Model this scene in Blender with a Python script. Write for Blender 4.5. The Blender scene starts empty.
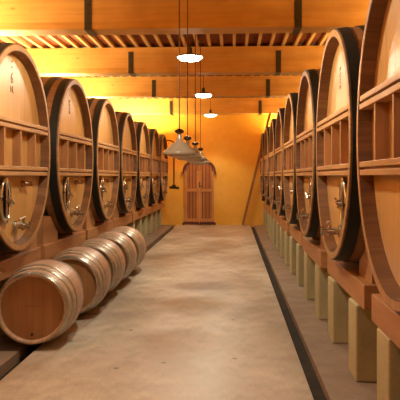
import bpy, bmesh, math, random
from mathutils import Vector, Matrix
random.seed(7)
S = bpy.context.scene
COL = S.collection
PI = math.pi
R = math.radians

# ------------------------------------------------------------------ materials
def newmat(name):
    m = bpy.data.materials.new(name); m.use_nodes = True
    nt = m.node_tree
    for n in list(nt.nodes): nt.nodes.remove(n)
    out = nt.nodes.new('ShaderNodeOutputMaterial')
    b = nt.nodes.new('ShaderNodeBsdfPrincipled')
    nt.links.new(b.outputs[0], out.inputs[0])
    return m, nt, b

def N(nt, typ, **kw):
    n = nt.nodes.new(typ)
    for k, v in kw.items():
        if k in n.inputs.keys(): n.inputs[k].default_value = v
        else: setattr(n, k, v)
    return n

def mth(nt, op, a, b=None):
    n = nt.nodes.new('ShaderNodeMath'); n.operation = op
    for i, v in enumerate((a, b)):
        if v is None: continue
        if isinstance(v, (int, float)): n.inputs[i].default_value = v
        else: nt.links.new(v, n.inputs[i])
    return n.outputs[0]

def mix(nt, fac, a, b, mode='MIX'):
    n = nt.nodes.new('ShaderNodeMix'); n.data_type = 'RGBA'; n.blend_type = mode
    for s, v in ((n.inputs[0], fac), (n.inputs[6], a), (n.inputs[7], b)):
        if isinstance(v, (int, float)): s.default_value = v
        elif isinstance(v, tuple): s.default_value = (*v, 1)
        else: nt.links.new(v, s)
    return n.outputs[2]

def ramp(nt, fac, p0, p1):
    n = nt.nodes.new('ShaderNodeMapRange'); n.inputs[1].default_value = p0; n.inputs[2].default_value = p1
    nt.links.new(fac, n.inputs[0]); return n.outputs[0]

def wood(name, dark, light, grain='X', plank=None, width=.12, rough=.45, seam=.55, vary=.35,
         grain_scale=1.0, polar=None, knots=False, spec=.4, stain=None, SW=None):
    """grain: axis along which the fibres run; plank: axis across which boards repeat;
    polar: (axis, count) staves round a cask."""
    m, nt, b = newmat(name)
    tc = N(nt, 'ShaderNodeTexCoord')
    sep = N(nt, 'ShaderNodeSeparateXYZ'); nt.links.new(tc.outputs['Object'], sep.inputs[0])
    ax = {'X': 0, 'Y': 1, 'Z': 2}
    seamf = None
    if polar:
        pa, cnt = polar
        o = [i for i in range(3) if i != ax[pa]]
        ang = mth(nt, 'ARCTAN2', sep.outputs[o[0]], sep.outputs[o[1]])
        t = mth(nt, 'MULTIPLY', ang, cnt / (2 * PI))
        comb = N(nt, 'ShaderNodeCombineXYZ')
        nt.links.new(mth(nt, 'MULTIPLY', sep.outputs[ax[pa]], 1.5 * grain_scale), comb.inputs[0])
        nt.links.new(mth(nt, 'MULTIPLY', t, 2.5 * grain_scale), comb.inputs[1])
        vec = comb.outputs[0]
        cell = mth(nt, 'FLOOR', t); fr = mth(nt, 'FRACT', t)
        sw = .035
    else:
        mp = N(nt, 'ShaderNodeMapping')
        nt.links.new(tc.outputs['Object'], mp.inputs[0])
        sc = [14 * grain_scale] * 3; sc[ax[grain]] = 1.1 * grain_scale
        mp.inputs['Scale'].default_value = sc
        vec = mp.outputs[0]
        cell = None
        if plank:
            t = mth(nt, 'DIVIDE', sep.outputs[ax[plank]], width)
            cell = mth(nt, 'FLOOR', t); fr = mth(nt, 'FRACT', t); sw = .03
    if cell is not None:
        sw = SW or sw
        # shift the grain in every board
        wn = N(nt, 'ShaderNodeTexWhiteNoise', noise_dimensions='1D'); nt.links.new(cell, wn.inputs['W'])
        va = N(nt, 'ShaderNodeVectorMath', operation='MULTIPLY_ADD')
        nt.links.new(wn.outputs['Color'], va.inputs[0]); va.inputs[1].default_value = (7, 7, 7)
        nt.links.new(vec, va.inputs[2]); vec = va.outputs[0]
        d = mth(nt, 'ABSOLUTE', mth(nt, 'SUBTRACT', fr, .5))
        seamf = ramp(nt, d, .5 - sw, .5 - sw * .3)
    n1 = N(nt, 'ShaderNodeTexNoise', Scale=1.0, Detail=6.0, Roughness=.62)
    nt.links.new(vec, n1.inputs['Vector'])
    f = ramp(nt, n1.outputs[0], .3, .7)
    col = mix(nt, f, dark, light)
    n2 = N(nt, 'ShaderNodeTexNoise', Scale=2.3, Detail=3.0)
    nt.links.new(tc.outputs['Object'], n2.inputs['Vector'])
    col = mix(nt, mth(nt, 'MULTIPLY', ramp(nt, n2.outputs[0], .42, .75), .45), col, tuple(c * .68 for c in dark))
    if cell is not None:
        col = mix(nt, mth(nt, 'MULTIPLY', wn.outputs['Value'], vary), col, tuple(c * .6 for c in dark))
        col = mix(nt, mth(nt, 'MULTIPLY', seamf, seam), col, tuple(c * .25 for c in dark))
    if knots:
        v = N(nt, 'ShaderNodeTexVoronoi', Scale=1.6); mp2 = N(nt, 'ShaderNodeMapping')
        s2 = [2.2] * 3; s2[ax[grain]] = 1.1; mp2.inputs['Scale'].default_value = s2
        nt.links.new(tc.outputs['Object'], mp2.inputs[0]); nt.links.new(mp2.outputs[0], v.inputs[0])
        k = ramp(nt, v.outputs['Distance'], .075, .03)
        col = mix(nt, mth(nt, 'MULTIPLY', k, .6), col, tuple(c * .35 for c in dark))
    if stain:
        pa, w0, w1, sc_ = stain
        a = mth(nt, 'ABSOLUTE', sep.outputs[ax[pa]])
        k = ramp(nt, a, w1, w0)
        n3 = N(nt, 'ShaderNodeTexNoise', Scale=9.0, Detail=2.0); nt.links.new(tc.outputs['Object'], n3.inputs['Vector'])
        k = mth(nt, 'MULTIPLY', k, ramp(nt, n3.outputs[0], .25, .6))
        col = mix(nt, mth(nt, 'MULTIPLY', k, .65), col, sc_)
    nt.links.new(col, b.inputs['Base Color'])
    b.inputs['Roughness'].default_value = rough
    b.inputs['Specular IOR Level'].default_value = spec
    bp = N(nt, 'ShaderNodeBump', Strength=.18, Distance=.01)
    h = n1.outputs[0]
    if seamf is not None: h = mth(nt, 'SUBTRACT', h, seamf)
    nt.links.new(h, bp.inputs['Height']); nt.links.new(bp.outputs[0], b.inputs['Normal'])
    return m

def plain(name, col, rough=.5, metal=0, noise=.0, nscale=8, spec=.5, emit=None, strength=0):
    m, nt, b = newmat(name)
    b.inputs['Roughness'].default_value = rough; b.inputs['Metallic'].default_value = metal
    b.inputs['Specular IOR Level'].default_value = spec
    tc = N(nt, 'ShaderNodeTexCoord')
    n = N(nt, 'ShaderNodeTexNoise', Scale=nscale, Detail=5.0); nt.links.new(tc.outputs['Object'], n.inputs['Vector'])
    c = mix(nt, mth(nt, 'MULTIPLY', ramp(nt, n.outputs[0], .35, .7), noise), col, tuple(x * .35 for x in col))
    nt.links.new(c, b.inputs['Base Color'])
    if emit:
        b.inputs['Emission Color'].default_value = (*emit, 1); b.inputs['Emission Strength'].default_value = strength
    return m

def concrete(name, c0, c1, c2, scale=1.0, rough=.6, stretch=(1, 1, 1)):
    m, nt, b = newmat(name)
    tc = N(nt, 'ShaderNodeTexCoord')
    mp = N(nt, 'ShaderNodeMapping'); mp.inputs['Scale'].default_value = stretch
    nt.links.new(tc.outputs['Object'], mp.inputs[0])
    a = N(nt, 'ShaderNodeTexNoise', Scale=1.1 * scale, Detail=7.0, Roughness=.6); nt.links.new(mp.outputs[0], a.inputs['Vector'])
    bb = N(nt, 'ShaderNodeTexNoise', Scale=4.5 * scale, Detail=8.0, Roughness=.7); nt.links.new(mp.outputs[0], bb.inputs['Vector'])
    c = N(nt, 'ShaderNodeTexNoise', Scale=60 * scale, Detail=3.0); nt.links.new(tc.outputs['Object'], c.inputs['Vector'])
    col = mix(nt, ramp(nt, a.outputs[0], .36, .62), c0, c1)
    col = mix(nt, mth(nt, 'MULTIPLY', ramp(nt, bb.outputs[0], .46, .72), .6), col, c2)
    col = mix(nt, mth(nt, 'MULTIPLY', ramp(nt, c.outputs[0], .45, .75), .25), col, tuple(x * .6 for x in c2))
    v = N(nt, 'ShaderNodeTexVoronoi', Scale=1.0, voronoi_dimensions='2D'); nt.links.new(tc.outputs['Object'], v.inputs[0])
    nt.links.new(mix(nt, mth(nt, 'MULTIPLY', ramp(nt, v.outputs['Distance'], .028, .012), .75), col, (.05, .03, .02)), b.inputs['Base Color'])
    nt.links.new(mth(nt, 'ADD', mth(nt, 'MULTIPLY', a.outputs[0], .3), rough - .15), b.inputs['Roughness'])
    bp = N(nt, 'ShaderNodeBump', Strength=.25, Distance=.01)
    nt.links.new(bb.outputs[0], bp.inputs['Height']); nt.links.new(bp.outputs[0], b.inputs['Normal'])
    return m

M = {}
M['floor'] = concrete('floor_concrete', (.33, .255, .18), (.60, .52, .41), (.23, .17, .115), 1.0, .45, (1, .55, 1))
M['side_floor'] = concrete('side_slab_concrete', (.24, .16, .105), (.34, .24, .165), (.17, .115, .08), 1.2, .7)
M['gutter'] = concrete('gutter_concrete', (.020, .012, .005), (.045, .028, .013), (.010, .006, .003), 2, 1.0)
M['pedestal'] = concrete('pedestal_concrete', (.40, .34, .18), (.50, .43, .235), (.30, .24, .115), 1.6, .8)
M['head'] = wood('vat_head_oak', (.49, .26, .08), (.67, .395, .14), 'Z', 'Y', .125, .33, .22, .18, spec=.5)
M['staves'] = wood('vat_stave_oak', (.21, .095, .035), (.36, .18, .07), polar=('X', 56), seam=.5, vary=.4, rough=.5)
M['rim'] = wood('vat_rim_oak', (.38, .19, .07), (.54, .30, .12), polar=('X', 56), seam=.6, vary=.35, rough=.45)
M['chime'] = wood('stained_chime', (.15, .06, .02), (.27, .125, .045), polar=('X', 56), seam=.35, vary=.5, rough=.45)
M['bar'] = wood('cross_bar_oak', (.40, .20, .075), (.54, .30, .12), 'Y', rough=.42)
M['divider'] = wood('divider_oak', (.33, .145, .055), (.45, .225, .09), 'Z', rough=.45)
M['hoop'] = plain('black_painted_hoop', (.012, .012, .009), .5, 0, .4, 10, .35)
M['cradle'] = wood('cradle_timber', (.34, .145, .05), (.47, .23, .09), 'Y', rough=.5)
M['block'] = wood('cradle_block_timber', (.34, .16, .065), (.48, .25, .11), 'Y', rough=.55)
M['chrome'] = plain('polished_steel', (.62, .58, .50), .2, 1, .1)
M['brass'] = plain('worn_brass', (.42, .25, .12), .3, 1, .2)
M['dark'] = plain('dark_recess', (.02, .015, .012), .6)
M['glasshole'] = plain('dark_steel', (.10, .075, .05), .25, 1, .2)
M['ink'] = plain('burnt_marking', (.22, .10, .045), .7)
M['beam'] = wood('glulam_beam', (.66, .32, .075), (.84, .50, .15), 'X', 'Z', .09, .5, .10, .18, .55, knots=True)
M['joist'] = wood('joist_pine', (.64, .36, .13), (.80, .50, .22), 'Y', rough=.55)
M['deck'] = wood('red_brown_deck', (.17, .032, .010), (.26, .06, .018), 'Y', 'X', .14, .6)
M['strap'] = plain('dark_bracket_steel', (.05, .036, .018), .5, 0, .3)
M['bhead'] = wood('barrel_head_oak', (.30, .135, .045), (.40, .20, .075), 'Z', 'X', .085, .5, .35, .25)
M['bstave'] = wood('barrel_stave_oak', (.44, .27, .16), (.58, .40, .26), polar=('Y', 26), seam=.55, vary=.3, rough=.42,
                   stain=('Y', .05, .17, (.46, .22, .17)))
M['steel'] = plain('galvanised_hoop', (.40, .36, .29), .36, .75, .3, 14)
M['door'] = wood('door_planks', (.36, .115, .025), (.52, .20, .055), 'Z', 'X', .1, .55, .95, .3, SW=.16)
M['doortrim'] = plain('dark_red_paint', (.12, .02, .012), .5)
M['frame'] = wood('door_frame_wood', (.50, .20, .05), (.64, .29, .08), 'Z', rough=.5)
M['enamel'] = plain('cream_enamel', (.28, .225, .155), .2, 0, .12)
M['enameldark'] = plain('dark_enamel', (.10, .08, .06), .35)
M['cord'] = plain('brown_cord', (.10, .035, .012), .6)
M['bulb'] = plain('frosted_glass', (.55, .38, .22), .15, 0, .1)
M['glow'] = plain('lit_diffuser', (1, .97, .9), .4, emit=(1, .9, .66), strength=14)
M['ladder'] = wood('ladder_wood', (.24, .09, .025), (.36, .15, .045), 'Z', rough=.6)
M['pipe'] = plain('copper_brown_pipe', (.22, .07, .025), .4, .5)

def plaster():
    m, nt, b = newmat('ochre_plaster')
    tc = N(nt, 'ShaderNodeTexCoord')
    a = N(nt, 'ShaderNodeTexNoise', Scale=.9, Detail=5.0); nt.links.new(tc.outputs['Object'], a.inputs['Vector'])
    c = N(nt, 'ShaderNodeTexNoise', Scale=7, Detail=6.0); nt.links.new(tc.outputs['Object'], c.inputs['Vector'])
    col = mix(nt, ramp(nt, a.outputs[0], .35, .65), (.78, .41, .045), (.84, .48, .08))
    col = mix(nt, mth(nt, 'MULTIPLY', ramp(nt, c.outputs[0], .45, .8), .35), col, (.66, .30, .03))
    nt.links.new(col, b.inputs['Base Color']); b.inputs['Roughness'].default_value = .8
    bp = N(nt, 'ShaderNodeBump', Strength=.2, Distance=.01)
    nt.links.new(c.outputs[0], bp.inputs['Height']); nt.links.new(bp.outputs[0], b.inputs['Normal'])
    return m
M['plaster'] = plaster()

# ------------------------------------------------------------------ mesh helpers
def box(bm, x0, x1, y0, y1, z0, z1, bev=0):
    r = bmesh.ops.create_cube(bm, size=1)
    vs = r['verts']
    bmesh.ops.scale(bm, vec=(x1 - x0, y1 - y0, z1 - z0), verts=vs)
    bmesh.ops.translate(bm, vec=((x0 + x1) / 2, (y0 + y1) / 2, (z0 + z1) / 2), verts=vs)
    if bev:
        es = list({e for v in vs for e in v.link_edges})
        bmesh.ops.bevel(bm, geom=es, offset=bev, segments=2, affect='EDGES', profile=.5)

def lathe(bm, prof, axis='Z', seg=48, center=(0, 0, 0), close=False):
    """prof: list of (t, r) along the axis"""
    rings = []
    for t, r in prof:
        ring = []
        if r < 1e-6:
            p = {'X': (t, 0, 0), 'Y': (0, t, 0), 'Z': (0, 0, t)}[axis]
            ring = [bm.verts.new(Vector(p) + Vector(center))]
        else:
            for i in range(seg):
                a = 2 * PI * i / seg; c, s = r * math.cos(a), r * math.sin(a)
                p = {'X': (t, c, s), 'Y': (s, t, c), 'Z': (c, s, t)}[axis]
                ring.append(bm.verts.new(Vector(p) + Vector(center)))
        rings.append(ring)
    pairs = list(zip(rings[:-1], rings[1:]))
    if close: pairs.append((rings[-1], rings[0]))
    for A, B in pairs:
        for i in range(seg):
            j = (i + 1) % seg
            if len(A) == 1 and len(B) == 1: continue
            if len(A) == 1: bm.faces.new((A[0], B[i], B[j]))
            elif len(B) == 1: bm.faces.new((A[i], B[0], A[j]))
            else: bm.faces.new((A[i], B[i], B[j], A[j]))

def tube(bm, pts, r, seg=10, cap=True):
    pts = [Vector(p) for p in pts]; rings = []
    up = Vector((0, 0, 1))
    for i, p in enumerate(pts):
        d = (pts[min(i + 1, len(pts) - 1)] - pts[max(i - 1, 0)]).normalized()
        u = d.cross(up)
        if u.length < .05: u = d.cross(Vector((0, 1, 0)))
        u.normalize(); w = d.cross(u)
        rr = r[i] if isinstance(r, (list, tuple)) else r
        rings.append([bm.verts.new(p + rr * (math.cos(2 * PI * k / seg) * u + math.sin(2 * PI * k / seg) * w)) for k in range(seg)])
    for A, B in zip(rings[:-1], rings[1:]):
        for k in range(seg):
            bm.faces.new((A[k], A[(k + 1) % seg], B[(k + 1) % seg], B[k]))
    if cap:
        bm.faces.new(rings[0]); bm.faces.new(rings[-1][::-1])

def extrude_poly(bm, pts, axis, t0, t1):
    """closed outline pts in the plane across `axis`, given thickness t0..t1"""
    def P(a, b, t): return {'X': (t, a, b), 'Y': (a, t, b), 'Z': (a, b, t)}[axis]
    A = [bm.verts.new(P(a, b, t0)) for a, b in pts]; B = [bm.verts.new(P(a, b, t1)) for a, b in pts]
    n = len(pts)
    for i in range(n): bm.faces.new((A[i], A[(i + 1) % n], B[(i + 1) % n], B[i]))
    bm.faces.new(A); bm.faces.new(B)

def obj(name, fn, mat, parent=None, loc=(0, 0, 0), smooth=False, label=None, mats=None):
    bm = bmesh.new(); fn(bm)
    bmesh.ops.recalc_face_normals(bm, faces=bm.faces)
    me = bpy.data.meshes.new(name); bm.to_mesh(me); bm.free()
    me.materials.append(M[mat])
    for x in (mats or []): me.materials.append(M[x])
    if smooth:
        for p in me.polygons: p.use_smooth = True
        me.set_sharp_from_angle(angle=R(38))
    o = bpy.data.objects.new(name, me); COL.objects.link(o)
    o.location = loc
    if parent: o.parent = parent
    if label: o['label'] = label
    return o

def tag(o, label=None, cat=None, group=None, kind=None):
    if label: o['label'] = label
    if cat: o['category'] = cat
    if group: o['group'] = group
    if kind: o['kind'] = kind
    return o

def empty(name, loc=(0, 0, 0), rz=0):
    o = bpy.data.objects.new(name, None); COL.objects.link(o); o.empty_display_size = .1
    o.location = loc; o.rotation_euler = (0, 0, rz); return o

def kids(o): return [c for c in list(COL.objects) if c.parent == o]
def copy_tree(o, parent=None):
    c = o.copy(); COL.objects.link(c); c.parent = parent
    for ch in kids(o): copy_tree(ch, c)
    return c
def drop_child(o, name):
    for ch in kids(o):
        if ch.name.split('.')[0] == name: bpy.data.objects.remove(ch)

def text_mesh(txt, size):
    cu = bpy.data.curves.new('t', 'FONT'); cu.body = txt; cu.size = size; cu.extrude = .0012
    cu.align_x = 'CENTER'; cu.align_y = 'CENTER'
    o = bpy.data.objects.new('t', cu); COL.objects.link(o)
    dg = bpy.context.evaluated_depsgraph_get()
    me = bpy.data.meshes.new_from_object(o.evaluated_get(dg))
    bpy.data.objects.remove(o); me.materials.clear(); me.materials.append(M['ink'])
    return me

# ------------------------------------------------------------------ key dimensions (metres)
CAMZ = 1.458
XL, XR = -1.892, .793           # front planes of the two rows of vats
RV, RB = .92, .982             # rim and bilge radius
VZ = .73                      # underside of the bilge
YW = 19.85                      # back wall
WL, WR = -4.25, 3.15           # side walls
Y0 = -2.5
left_y = [5.87, 7.99, 10.09, 12.16, 14.3, 16.37, 18.42]
right_y = [3.36, 5.42, 7.45, 9.50, 11.55, 13.65, 15.85, 18.25]
GL0, GL1 = -1.78, -1.655       # gutters
GR0, GR1 = .53, .64
ZB, ZT = 3.305, 3.76            # beams
BEAMS = [(8.2, 8.56), (11.7, 12.06), (15.15, 15.51), (19.4, 19.85)]

# ------------------------------------------------------------------ setting
def st(name, fn, mat): return tag(obj(name, fn, mat), kind='structure')
st('floor', lambda bm: box(bm, GL1, GR0, Y0, YW, -.3, 0), 'floor')
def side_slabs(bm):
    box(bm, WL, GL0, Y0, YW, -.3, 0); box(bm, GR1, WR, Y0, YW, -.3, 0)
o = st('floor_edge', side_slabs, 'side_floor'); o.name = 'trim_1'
def gut(bm):
    box(bm, GL0, GL1, Y0, YW, -.3, -.09); box(bm, GR0, GR1, Y0, YW, -.3, -.06)
st('trim_2', gut, 'gutter')
st('wall_back', lambda bm: box(bm, WL - .2, WR + .2, YW, YW + .25, -.3, 4.1), 'plaster')
st('wall_left', lambda bm: box(bm, WL - .2, WL, Y0, YW, -.3, 4.1), 'plaster')
st('wall_right', lambda bm: box(bm, WR, WR + .2, Y0, YW, -.3, 4.1), 'plaster')
st('wall_front', lambda bm: box(bm, WL - .2, WR + .2, Y0 - .25, Y0, -.3, 4.1), 'plaster')
st('ceiling', lambda bm: box(bm, WL - .2, WR + .2, Y0, YW, ZT + .055, 4.05), 'deck')
st('trim_3', lambda bm: box(bm, XL - 1.95, XL - 1.65, 4.6, YW - .02, 0, .545), 'pedestal')
st('trim_4', lambda bm: box(bm, XR + 1.65, XR + 1.95, 2.0, YW - .02, 0, .545), 'pedestal')

bname = ['nearest', 'second', 'third', 'farthest']
for i, (a, b) in enumerate(BEAMS):
    r = empty('ceiling_beam', (0, a, ZB))
    tag(r, ['huge timber ceiling beam nearest the camera, across the top of the photo',
            'timber ceiling beam right behind the row of dark gaps between joists',
            'third timber ceiling beam from the camera, above the second lit lamp',
            'farthest timber ceiling beam, lying along the top of the yellow back wall'][i],
        'beam', 'timber ceiling beams')
    obj('timber', lambda bm: box(bm, WL, WR, 0, b - a, 0, ZT - ZB, .006), 'beam', r)
    for x in (-1.81, .81):
        def br(bm):
            box(bm, x - .045, x + .045, -.012, 0, 0, ZT - ZB - .08)
            box(bm, x - .045, x + .045, -.012, b - a - .01, -.012, 0)
            for z in (.08, .2, .3):
                lathe(bm, [(-.024, 0), (-.024, .012), (-.012, .014)], 'Y', 8, (x, 0, z))
        obj('steel_strap', br, 'strap', r, label='dark steel strap bent under the beam')
# joists: one object per joist
js = .216
xj = -.62 - 15 * js
k = 0
jp = None
while xj < WR:
    if xj > WL + .05:
        if jp is None:
            jp = obj('ceiling_joist', lambda bm: box(bm, -.025, .025, Y0, YW, 0, .055), 'joist')
            j = jp
        else:
            j = jp.copy(); COL.objects.link(j)
        j.location = (xj, 0, ZT)
        tag(j, 'pale ceiling joist lying across the beams, between dark red gaps', 'joist', 'ceiling joists over the beams')
    xj += js

# ------------------------------------------------------------------ vat
def prof_r(x):     # outer radius at depth x (0 .. -2)
    return RB - (RB - RV) * ((x + 1.0) / 1.0) ** 2
def make_vat(sgn):
    root = empty('oak_vat')
    C_ = (0, 0, .982)
    def body(bm):
        xs = [-.004 - 1.992 * i / 24 for i in range(25)]
        lathe(bm, [(x, prof_r(x)) for x in xs] + [(-1.996, RV - .05), (-1.93, RV - .052), (-.01, RV - .052)], 'X', 96, close=True)
    obj('staves', body, 'staves', root, C_, True)
    lathe_rim = [(0.0, RV - .006), (-.006, RV), (-.02, RV + .0015), (-.02, RV - .051), (0, RV - .051)]
    obj('rim', lambda bm: lathe(bm, lathe_rim, 'X', 96, close=True), 'rim', root, C_, True, label='pale planed front edge of the staves')
    obj('chime', lambda bm: lathe(bm, [(-.003, RV - .0515), (-.003, RV - .056), (-.09, RV - .066), (-.09, RV - .0515)], 'X', 96, close=True), 'chime', root, C_, True, label='dark red stained inner edge')
    def hd(bm): lathe(bm, [(-.088, 0), (-.088, RV - .053), (-.13, RV - .053), (-.13, 0)], 'X', 96)
    obj('head', hd, 'head', root, C_, True, label='pale planked head')
    obj('rear_head', lambda bm: lathe(bm, [(-1.9, 0), (-1.9, RV - .053), (-1.94, RV - .053), (-1.94, 0)], 'X', 64), 'head', root, C_, True)
    for a, b in ((-.016, -.104), (-.18, -.255), (-.56, -.63), (-1.37, -1.44), (-1.725, -1.80), (-1.875, -1.98)):
        def hp(bm):
            p = [(a + (b - a) * i / 4, prof_r(a + (b - a) * i / 4)) for i in range(5)]
            lathe(bm, [(x, r_ + .007) for x, r_ in p] + [(x, r_ + .0005) for x, r_ in p[::-1]], 'X', 96, close=True)
        obj('hoop', hp, 'hoop', root, C_, True, label='black iron hoop')
    ri = RV - .068
    for z0, s in ((.205, 1), (-.205, -1)):
        def bar(bm):
            for za, zb, xf in ((z0 + .008, z0 + .042, -.002), (z0 - .042, z0 - .008, -.002), (z0 - .01, z0 + .01, -.03)):
                h = math.sqrt(ri ** 2 - max(abs(za), abs(zb)) ** 2)
                box(bm, -.088, xf, -h, h, za, zb, .003)
        obj('cross_bar', bar, 'bar', root, C_)
    for y in (-.43, 0, .43):
        obj('divider', lambda bm: box(bm, -.088, -.012, y - .017, y + .017, -.163, .163, .002), 'divider', root, C_)
    # oval manway
    my, mz = sgn * -.27, -.46
    def oval(bm, a, b, x0, x1, y=my, z=mz, seg=32):
        extrude_poly(bm, [(y + a * math.cos(2 * PI * i / seg), z + b * math.sin(2 * PI * i / seg)) for i in range(seg)], 'X', x0, x1)
    mw = obj('manway', lambda bm: oval(bm, .095, .175, -.088, -.068), 'glasshole', root, C_, label='oval steel inspection door')
    def ring(bm):
        n = 40; pts = [(-.062, my + .11 * math.cos(2 * PI * i / n), mz + .19 * math.sin(2 * PI * i / n)) for i in range(n + 1)]
        tube(bm, pts, .015, 10, False)
    obj('frame', ring, 'chrome', mw, smooth=True)
    def hnd(bm):
        box(bm, -.066, -.045, my - .018, my + .018, mz - .19, mz + .19, .005)
        lathe(bm, [(-.045, .03), (-.01, .024), (0.0, 0)], 'X', 16, (0, my, mz))
        tube(bm, [(-.012, my - .07, mz + .03), (-.012, my, mz), (-.012, my + .07, mz - .03)], .011)
    obj('handle', hnd, 'chrome', mw, smooth=True)
    ty, tz = sgn * .25, -.325
    def tap(bm):
        lathe(bm, [(-.088, .032), (-.075, .032), (-.075, .016), (-.03, .016), (-.02, 0)], 'X', 16, (0, ty, tz))
        tube(bm, [(-.035, ty - .1, tz + .01), (-.035, ty + .07, tz)], .011)
        lathe(bm, [(-.06, 0), (-.06, .022), (-.015, .022), (-.01, 0)], 'X', 12, (0, ty + .075, tz))
        lathe(bm, [(-.055, 0), (-.055, .016), (-.02, .016), (-.018, 0)], 'X', 12, (0, ty - .1, tz + .01))
    obj('sampling_tap', tap, 'brass', root, C_, True)
    vy, vz = sgn * .02, -.70
    def valve(bm):
        lathe(bm, [(-.088, .05), (-.07, .05), (-.07, .03), (-.01, .03), (-.01, .042), (.012, .042), (.012, .026), (.055, .026), (.055, .038), (.07, .038), (.072, 0)], 'X', 20, (0, vy, vz))
        tube(bm, [(.0, vy, vz + .02), (.0, vy, vz + .075)], .012)
    v = obj('outlet_valve', valve, 'chrome', root, C_, True)
    obj('lever', lambda bm: tube(bm, [(.0, vy - .12, vz + .062), (.0, vy + .05, vz + .078)], [.012, .009]), 'chrome', v, smooth=True)
    return root

def add_mark(root, sgn, items):
    """items: (text, size, y, z, rot) on the head"""
    for t, s, y, z, rot in items:
        me = text_mesh(t, s)
        o = bpy.data.objects.new('number_marking', me); COL.objects.link(o); o.parent = root
        o.matrix_local = Matrix.Translation((-.0865, y, 0.982 + z)) @ Matrix.Rotation(PI / 2, 4, 'Z') @ Matrix.Rotation(PI / 2, 4, 'X') @ Matrix.Rotation(rot, 4, 'Z')

LV, RVt = make_vat(1), make_vat(-1)
def cradle(L, fx):
    r = empty('vat_cradle')
    D = .172
    z0, z1 = .545, .71
    obj('front_beam', lambda bm: box(bm, -.34, fx, -L, L, 0, D, .008), 'cradle', r)
    obj('rear_beam', lambda bm: box(bm, -1.93, -1.67, -L, L, 0, D, .008), 'cradle', r)
    for s in (-1, 1):
        obj('side_beam', lambda bm: box(bm, -1.668, -.342, s * (L - .11) - .1, s * (L - .11) + .1, 0, D - .002, .006), 'cradle', r)
    # wedge blocks cut to the curve of the cask
    for xa, xb in ((-.36, -.15), (-1.88, -1.68)):
        for s in (-1, 1):
            def wd(bm):
                rr = max(prof_r(xa), prof_r(xb)) + .009
                cz = VZ + .982 - z0
                ys = [.36 + (L - .05 - .36) * i / 10 for i in range(11)]
                top = []
                for y in ys:
                    zz = cz - math.sqrt(max(rr * rr - y * y, 0)) if y < rr else 9
                    top.append((s * y, min(zz, D + .30)))
                pts = [(s * .36, D)] + [p for p in top if p[1] > D + .002] + [(s * (L - .05), D)]
                extrude_poly(bm, pts, 'X', xa, xb)
            obj('cradle_block', wd, 'block', r)
    return r
CL, CR = cradle(.985, -.12), cradle(.87, -.085)
PED = obj('concrete_pedestal', lambda bm: box(bm, -.15, .15, -.155, .155, 0, .545, .012), 'pedestal')

ordn = ['first', 'second', 'third', 'fourth', 'fifth', 'sixth', 'seventh', 'eighth']
used = set()
def place(proto, loc, rz=0):
    if proto.name in used: o = copy_tree(proto)
    else: used.add(proto.name); o = proto
    o.location = loc; o.rotation_euler = (0, 0, rz)
    return o

vl_l = ['huge oak vat at the left edge, cut off, marked with a 6',
        'oak vat, second from the camera in the left row, faint vertical number',
        'oak vat, third from the camera in the left row',
        'oak vat, fourth from the camera in the left row',
        'oak vat, fifth from the camera in the left row',
        'oak vat, last but one in the left row',
        'huge oak vat at the far end of the left row, beside the bent pipe']
vl_r = ['huge oak vat nearest in the right row, cut off by the right edge',
        'oak vat, second from the camera in the right row, whole head in view',
        'oak vat, third from the camera in the right row',
        'oak vat, fourth from the camera in the right row',
        'oak vat, fifth from the camera in the right row',
        'oak vat, sixth from the camera in the right row',
        'oak vat, last but one in the right row',
        'huge oak vat at the far end of the right row, touched by the leaning ladder']
# the right row has slightly taller spacing; every cradle follows its vat
def row(ys, side):
    tilt = [0] * 7 if side == 'left' else [0, 1.4, -.6, 1.2, -.4, 1.1, .3, 1]
    n = len(ys); sx = 1 if side == 'left' else -1
    X = XL if side == 'left' else XR
    rz = 0 if side == 'left' else PI
    for i, y in enumerate(ys):
        v = place(LV if side == 'left' else RVt, (X, y, VZ), rz)
        tag(v, (vl_l if side == 'left' else vl_r)[i], 'vat', 'large oak vats in the %s row' % side)
        c = place(CL if side == 'left' else CR, (X - sx * .012 * tilt[i], y, .545), rz)
        where = 'at the near end of' if i == 0 else 'at the far end of' if i == n - 1 else None
        tag(c, ('timber cradle under the vat %s the %s row' % (where, side)) if where else
            ('timber cradle under the %s vat from the camera in the %s row' % (ordn[i], side)), 'cradle', 'vat cradles in the %s row' % side)
        for s, w in ((-1, 'near'), (1, 'far')):
            p = place(PED, (X - (sx * .32 if side == 'left' else sx * .23), y + s * .54, 0), 0)
            tag(p, ('square concrete pedestal under the %s end of the %s cradle from the camera, %s row' % (w, ordn[i], side)),
                'pedestal', 'concrete pedestals under the %s row' % side)
row(left_y, 'left'); row(right_y, 'right')
for o_ in [o for o in COL.objects if o.name.startswith('oak_vat') and o.location.x > 0]:
    drop_child(o_, 'sampling_tap')
    if o_.location.y < 4:
        for c_ in kids(o_):
            if c_.name.startswith('outlet_valve'):
                for d_ in kids(c_): bpy.data.objects.remove(d_)
                bpy.data.objects.remove(c_)
vats = sorted([o for o in COL.objects if o.name.startswith('oak_vat')], key=lambda o: (o.location.x, o.location.y))
lv, rv = vats[:7], vats[7:]
add_mark(lv[0], 1, [('\u2022', .08, -.03, .775, 0), ('\u2022', .08, -.03, .725, 0), ('6', .14, -.03, .625, 0), ('HL', .085, -.03, .525, 0)])
add_mark(lv[1], 1, [('\u2022', .06, -.06, .73, 0), ('2008', .09, -.06, .59, -PI / 2)])
add_mark(rv[1], -1, [('2009', .10, -.02, .55, PI / 2)])

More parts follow.
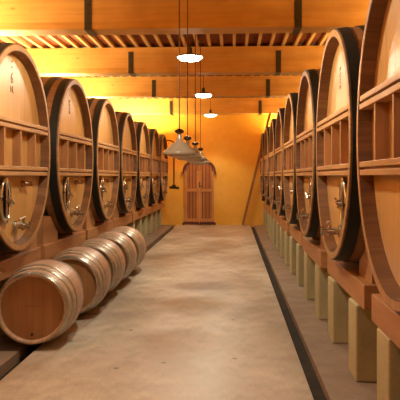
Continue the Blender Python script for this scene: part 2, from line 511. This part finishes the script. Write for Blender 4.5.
# ------------------------------------------------------------------ small barrels
def make_barrel():
    root = empty('wine_barrel')
    HL, RE, RM = .45, .288, .346
    c = (0, 0, .350)
    pr = lambda y: RM - (RM - RE) * (abs(y) / HL) ** 1.9
    def body(bm):
        ys = [-HL + 2 * HL * i / 20 for i in range(21)]
        lathe(bm, [(y, pr(y)) for y in ys] + [(HL, RE - .013), (HL - .035, RE - .03), (-HL + .035, RE - .03), (-HL, RE - .013)], 'Y', 64, close=True)
    obj('staves', body, 'bstave', root, c, True)
    for s in (-1, 1):
        h = obj('head', lambda bm: lathe(bm, [(s * (HL - .03), 0), (s * (HL - .03), RE - .026), (s * (HL - .055), RE - .026), (s * (HL - .055), 0)], 'Y', 64), 'bhead', root, c, True, label='brown planked barrel head')
        if s < 0:
            obj('bung', lambda bm: lathe(bm, [(-HL + .018, 0), (-HL + .018, .010), (-HL + .03, .012)], 'Y', 12, (.0, 0, -.215)), 'dark', h)
            obj('stamp', lambda bm: [box(bm, x, x + .018, -HL + .0285, -HL + .03, .018, .028) for x in (-.06, -.036, -.012, .012, .036)], 'ink', h)
    for a, b in ((.395, .452), (.285, .32), (.165, .20)):
        for s in (-1, 1):
            def hp(bm):
                p = [(s * (a + (b - a) * i / 3), pr(a + (b - a) * i / 3)) for i in range(4)]
                lathe(bm, [(y, r_ + .0038) for y, r_ in p] + [(y, r_ + .0003) for y, r_ in p[::-1]], 'Y', 64, close=True)
            obj('hoop', hp, 'steel', root, c, True, label='galvanised steel hoop')
    return root
BR = make_barrel()
bpos = [(-1.705, 5.87, 4), (-1.665, 7.03, 3), (-1.67, 8.02, 2), (-1.665, 9.0, 3), (-1.665, 9.98, 2)]
bl = ['small oak barrel nearest the camera, with its whole brown head in view',
      'small oak barrel lying second from the camera, right behind the nearest one',
      'small oak barrel lying in the middle of the row of five on the floor',
      'small oak barrel lying fourth from the camera along the left gutter',
      'small oak barrel lying farthest from the camera, end of the row on the floor']
for (x, y, a), l in zip(bpos, bl):
    b = place(BR, (x, y, 0), R(a))
    tag(b, l, 'barrel', 'small barrels lying along the left gutter')

# ------------------------------------------------------------------ pendants
def make_lit():
    r = empty('pendant_lamp')
    # origin at the lowest point of the diffuser
    obj('cord', lambda bm: tube(bm, [(0, 0, .16), (0, 0, ZT - 3.155 - .02)], .006, 8), 'cord', r)
    obj('ceiling_rose', lambda bm: lathe(bm, [(ZT - 3.155, 0), (ZT - 3.155, .04), (ZT - 3.19, .035), (ZT - 3.19, 0)], 'Z', 16), 'cord', r)
    obj('lamp_holder', lambda bm: lathe(bm, [(.19, 0), (.19, .02), (.17, .034), (.085, .036), (.07, .06)], 'Z', 20), 'enameldark', r, smooth=True)
    obj('lamp_shade', lambda bm: lathe(bm, [(.085, .03), (.078, .10), (.062, .175), (.045, .198), (.036, .2), (.042, .19), (.056, .17), (.07, .10), (.076, .03)], 'Z', 40, close=True), 'enameldark', r, smooth=True)
    obj('diffuser', lambda bm: lathe(bm, [(-.015, 0), (-.012, .09), (.0, .145), (.03, .176), (.055, .168), (.06, 0)], 'Z', 40), 'glow', r, smooth=True, label='glowing white diffuser')
    return r
LP = make_lit()
ll = ['lit pendant lamp with glowing white disc, highest and nearest of the three lit ones',
      'lit pendant lamp with glowing white disc, middle one of the three lit ones',
      'lit pendant lamp with glowing white disc, smallest and farthest, before the yellow wall']
for y, l in zip((9.6, 14.05, 18.6), ll):
    p = place(LP, (-.62, y, 3.155)); tag(p, l, 'lamp', 'lit pendant lamps')

def make_unlit():
    r = empty('enamel_pendant_lamp')
    z = 1.63
    obj('cord', lambda bm: tube(bm, [(0, 0, .30), (0, 0, ZT - z - .02)], .006, 8), 'cord', r)
    obj('ceiling_rose', lambda bm: lathe(bm, [(ZT - z, 0), (ZT - z, .04), (ZT - z - .035, .035), (ZT - z - .035, 0)], 'Z', 16), 'cord', r)
    obj('cap', lambda bm: lathe(bm, [(.315, 0), (.315, .012), (.306, .03), (.296, .047), (.276, .047), (.266, .03), (.262, .018), (.26, 0)], 'Z', 24), 'glasshole', r, smooth=True, label='dark metal cap')
    obj('lamp_shade', lambda bm: lathe(bm, [(.262, .016), (.25, .022), (.20, .028), (.178, .042), (.165, .068), (.146, .09), (.118, .112), (.098, .142), (.08, .164), (.062, .171), (.050, .168), (.060, .162), (.088, .138), (.108, .108), (.134, .086), (.152, .062), (.165, .03), (.20, .015)], 'Z', 48, close=True), 'enamel', r, smooth=True, label='glossy cream enamel shade')
    obj('glass_bowl', lambda bm: lathe(bm, [(.018, 0), (.02, .06), (.03, .112), (.052, .135), (.085, .125), (.09, 0)], 'Z', 32), 'bulb', r, smooth=True)
    return r
UP = make_unlit()
ul = ['unlit cream enamel lamp on a long cord, nearest and largest of four',
      'low hanging unlit enamel lamp, second of four, mostly behind the nearest shade',
      'low hanging unlit enamel lamp, third of four, just before the farthest',
      'low hanging unlit enamel lamp, farthest of four, before the top of the door']
for x, y, l in zip((-.54, -.54, -.52, -.54), (6.7, 7.92, 9.22, 11.15), ul):
    p = place(UP, (x, y, 1.63)); tag(p, l, 'lamp', 'unlit enamel pendant lamps')

# ------------------------------------------------------------------ door
def build_door():
    cx = -1.0
    r = empty('door_1', (cx, YW, 0)); tag(r, kind='structure')
    W, SP, TOP = .44, 1.62, 1.93
    def arch(x): return SP + (TOP - SP) * math.sqrt(max(0, 1 - (x / (W + .02)) ** 2))
    for s in (-1, 1):
        def leaf(bm):
            xs = [s * (.008 + (W - .008) * i / 10) for i in range(11)]
            pts = [(xs[0], .03), ] + [(x, arch(x)) for x in xs] + [(xs[-1], .03)]
            extrude_poly(bm, pts, 'Y', -.05, -.005)
        lf = obj('door_leaf', leaf, 'door', r)
        def fr(bm):
            for z in (.10, 1.0): box(bm, min(s * .01, s * W), max(s * .01, s * W), -.075, -.05, z, z + .085)
            for x in (.04, W - .035): box(bm, s * x - .033, s * x + .033, -.07, -.05, .185, SP)
        obj('door_rail', fr, 'frame', lf)
        def base(bm):
            box(bm, min(s * .03, s * (W + .02)), max(s * .03, s * (W + .02)), -.10, -.05, .035, .09)
            box(bm, s * (W + .03) - .03, s * (W + .03) + .03, -.1, -.05, .0, .075)
            box(bm, s * .03 - .018, s * .03 + .018, -.1, -.05, 0, .08)
        obj('kick_rail', base, 'doortrim', lf, label='dark red bottom rail')
    obj('latch', lambda bm: (box(bm, .0, .03, -.085, -.05, 1.12, 1.3), tube(bm, [(.015, -.09, 1.17), (.09, -.1, 1.17)], .012)), 'strap', r)
    def hood(bm):
        n = 28; ins, outs = [], []
        for i in range(n + 1):
            a = PI * i / n
            ins.append(((W + .0) * math.cos(a), SP + (TOP - SP + .01) * math.sin(a)))
            outs.append(((W + .055) * math.cos(a), SP + (TOP - SP + .065) * math.sin(a)))
        foot = [(-W - .085, SP - .08), (-W - .03, SP - .10)]
        pts = outs + foot + ins[::-1] + [(W + .03, SP - .10), (W + .085, SP - .08)]
        extrude_poly(bm, pts, 'Y', -.1, -.002)
    obj('arched_moulding', hood, 'doortrim', r, label='dark red arched moulding')
build_door()

# ------------------------------------------------------------------ ladder leaning on the last right vat
def build_ladder():
    r = empty('wooden_ladder', (.30, 19.32, 0))
    tag(r, 'narrow wooden ladder leaning at the end of the right row before the back wall', 'ladder')
    top = Vector((.80, 0, 3.28))
    for y in (0, .36):
        def rail(bm):
            d = top.normalized(); u = Vector((d.z, 0, -d.x)) * .03; t = Vector((0, .014, 0))
            a = Vector((0, y, .035)) ; b = a + top
            vs = [bm.verts.new(p + q) for p in (a, b) for q in (u + t, u - t, -u - t, -u + t)]
            for i in range(4): bm.faces.new((vs[i], vs[(i + 1) % 4], vs[4 + (i + 1) % 4], vs[4 + i]))
            bm.faces.new(vs[:4]); bm.faces.new(vs[4:])
        obj('rail', rail, 'ladder', r)
    for i in range(11):
        f = (i + .8) / 11.6
        p = top * f
        obj('rung', lambda bm: tube(bm, [(p.x, .01, p.z), (p.x, .35, p.z)], .016, 8), 'ladder', r)
build_ladder()

# bent pipe by the last left vat
def build_pipe():
    r = empty('bent_pipe', (-1.60, 18.0, 0))
    tag(r, 'brown swan neck pipe at the far end of the left row', 'pipe')
    pts = [(-.36, 0, 2.40)]
    for i in range(9):
        a = PI / 2 - (PI / 2) * i / 8
        pts.append((-.12 + .12 * math.cos(a), 0, 2.34 + .10 * math.sin(a)))
    pts += [(0, 0, 1.2)]
    pts[0] = (-.255, 0, 2.44)
    obj('tube', lambda bm: tube(bm, pts, .022, 10), 'pipe', r, smooth=True)
    obj('valve', lambda bm: (lathe(bm, [(1.12, 0), (1.12, .05), (1.2, .06), (1.24, .03)], 'Z', 16), tube(bm, [(-.12, 0, 1.16), (.14, 0, 1.14)], .035)), 'glasshole', r, smooth=True)
build_pipe()

# ------------------------------------------------------------------ lights
def area(name, loc, rot, sx, sy, power, col):
    l = bpy.data.lights.new(name, 'AREA'); l.shape = 'RECTANGLE'; l.size = sx; l.size_y = sy; l.energy = power; l.color = col
    o = bpy.data.objects.new(name, l); COL.objects.link(o); o.location = loc; o.rotation_euler = rot; return o
def spot(loc, power, col, ang=150, rad=.12):
    l = bpy.data.lights.new('pendant_light', 'SPOT'); l.energy = power; l.color = col; l.spot_size = R(ang); l.spot_blend = .3
    l.shadow_soft_size = rad
    o = bpy.data.objects.new('pendant_light', l); COL.objects.link(o); o.location = loc; return o
YEL = (1, .77, .38)
area('tube_light_left', (-3.35, 10.4, 2.82), (PI, R(-12), 0), .25, 18, 640, YEL)
area('tube_light_back_left', (-2.7, 19.15, 2.72), (PI, 0, 0), 1.3, .2, 120, (1, .76, .30))
area('tube_light_back_right', (1.5, 19.4, 2.70), (PI, 0, 0), .9, .2, 45, (1, .72, .25))
area('tube_light_right', (2.35, 9.5, 2.82), (PI, R(12), 0), .25, 18.8, 330, (1, .70, .27))
for y, a in ((9.6, 174), (14.05, 174), (18.6, 110)): spot((-.62, y, 3.10), 140 if y < 18 else 60, (1, .89, .66), a)
for y, p in ((5.1, 125), (.6, 50)): spot((-.62, y, 3.10), p, (1, .89, .68), 174)

w = bpy.data.worlds.new('cellar_air'); S.world = w; w.use_nodes = True
w.node_tree.nodes['Background'].inputs[0].default_value = (1, .6, .35, 1)
w.node_tree.nodes['Background'].inputs[1].default_value = .01

# ------------------------------------------------------------------ camera
cd = bpy.data.cameras.new('camera'); cd.sensor_width = 36; cd.lens = 59.4; cd.shift_y = -.059; cd.clip_start = .05
cam = bpy.data.objects.new('camera', cd); COL.objects.link(cam)
cam.location = (0, 0, CAMZ); cam.rotation_euler = (R(90), 0, R(2.82))
S.camera = cam
S.view_settings.view_transform = 'Standard'; S.view_settings.look = 'None'
S.view_settings.gamma = 1; S.view_settings.use_curve_mapping = False
S.view_settings.exposure = 0.52
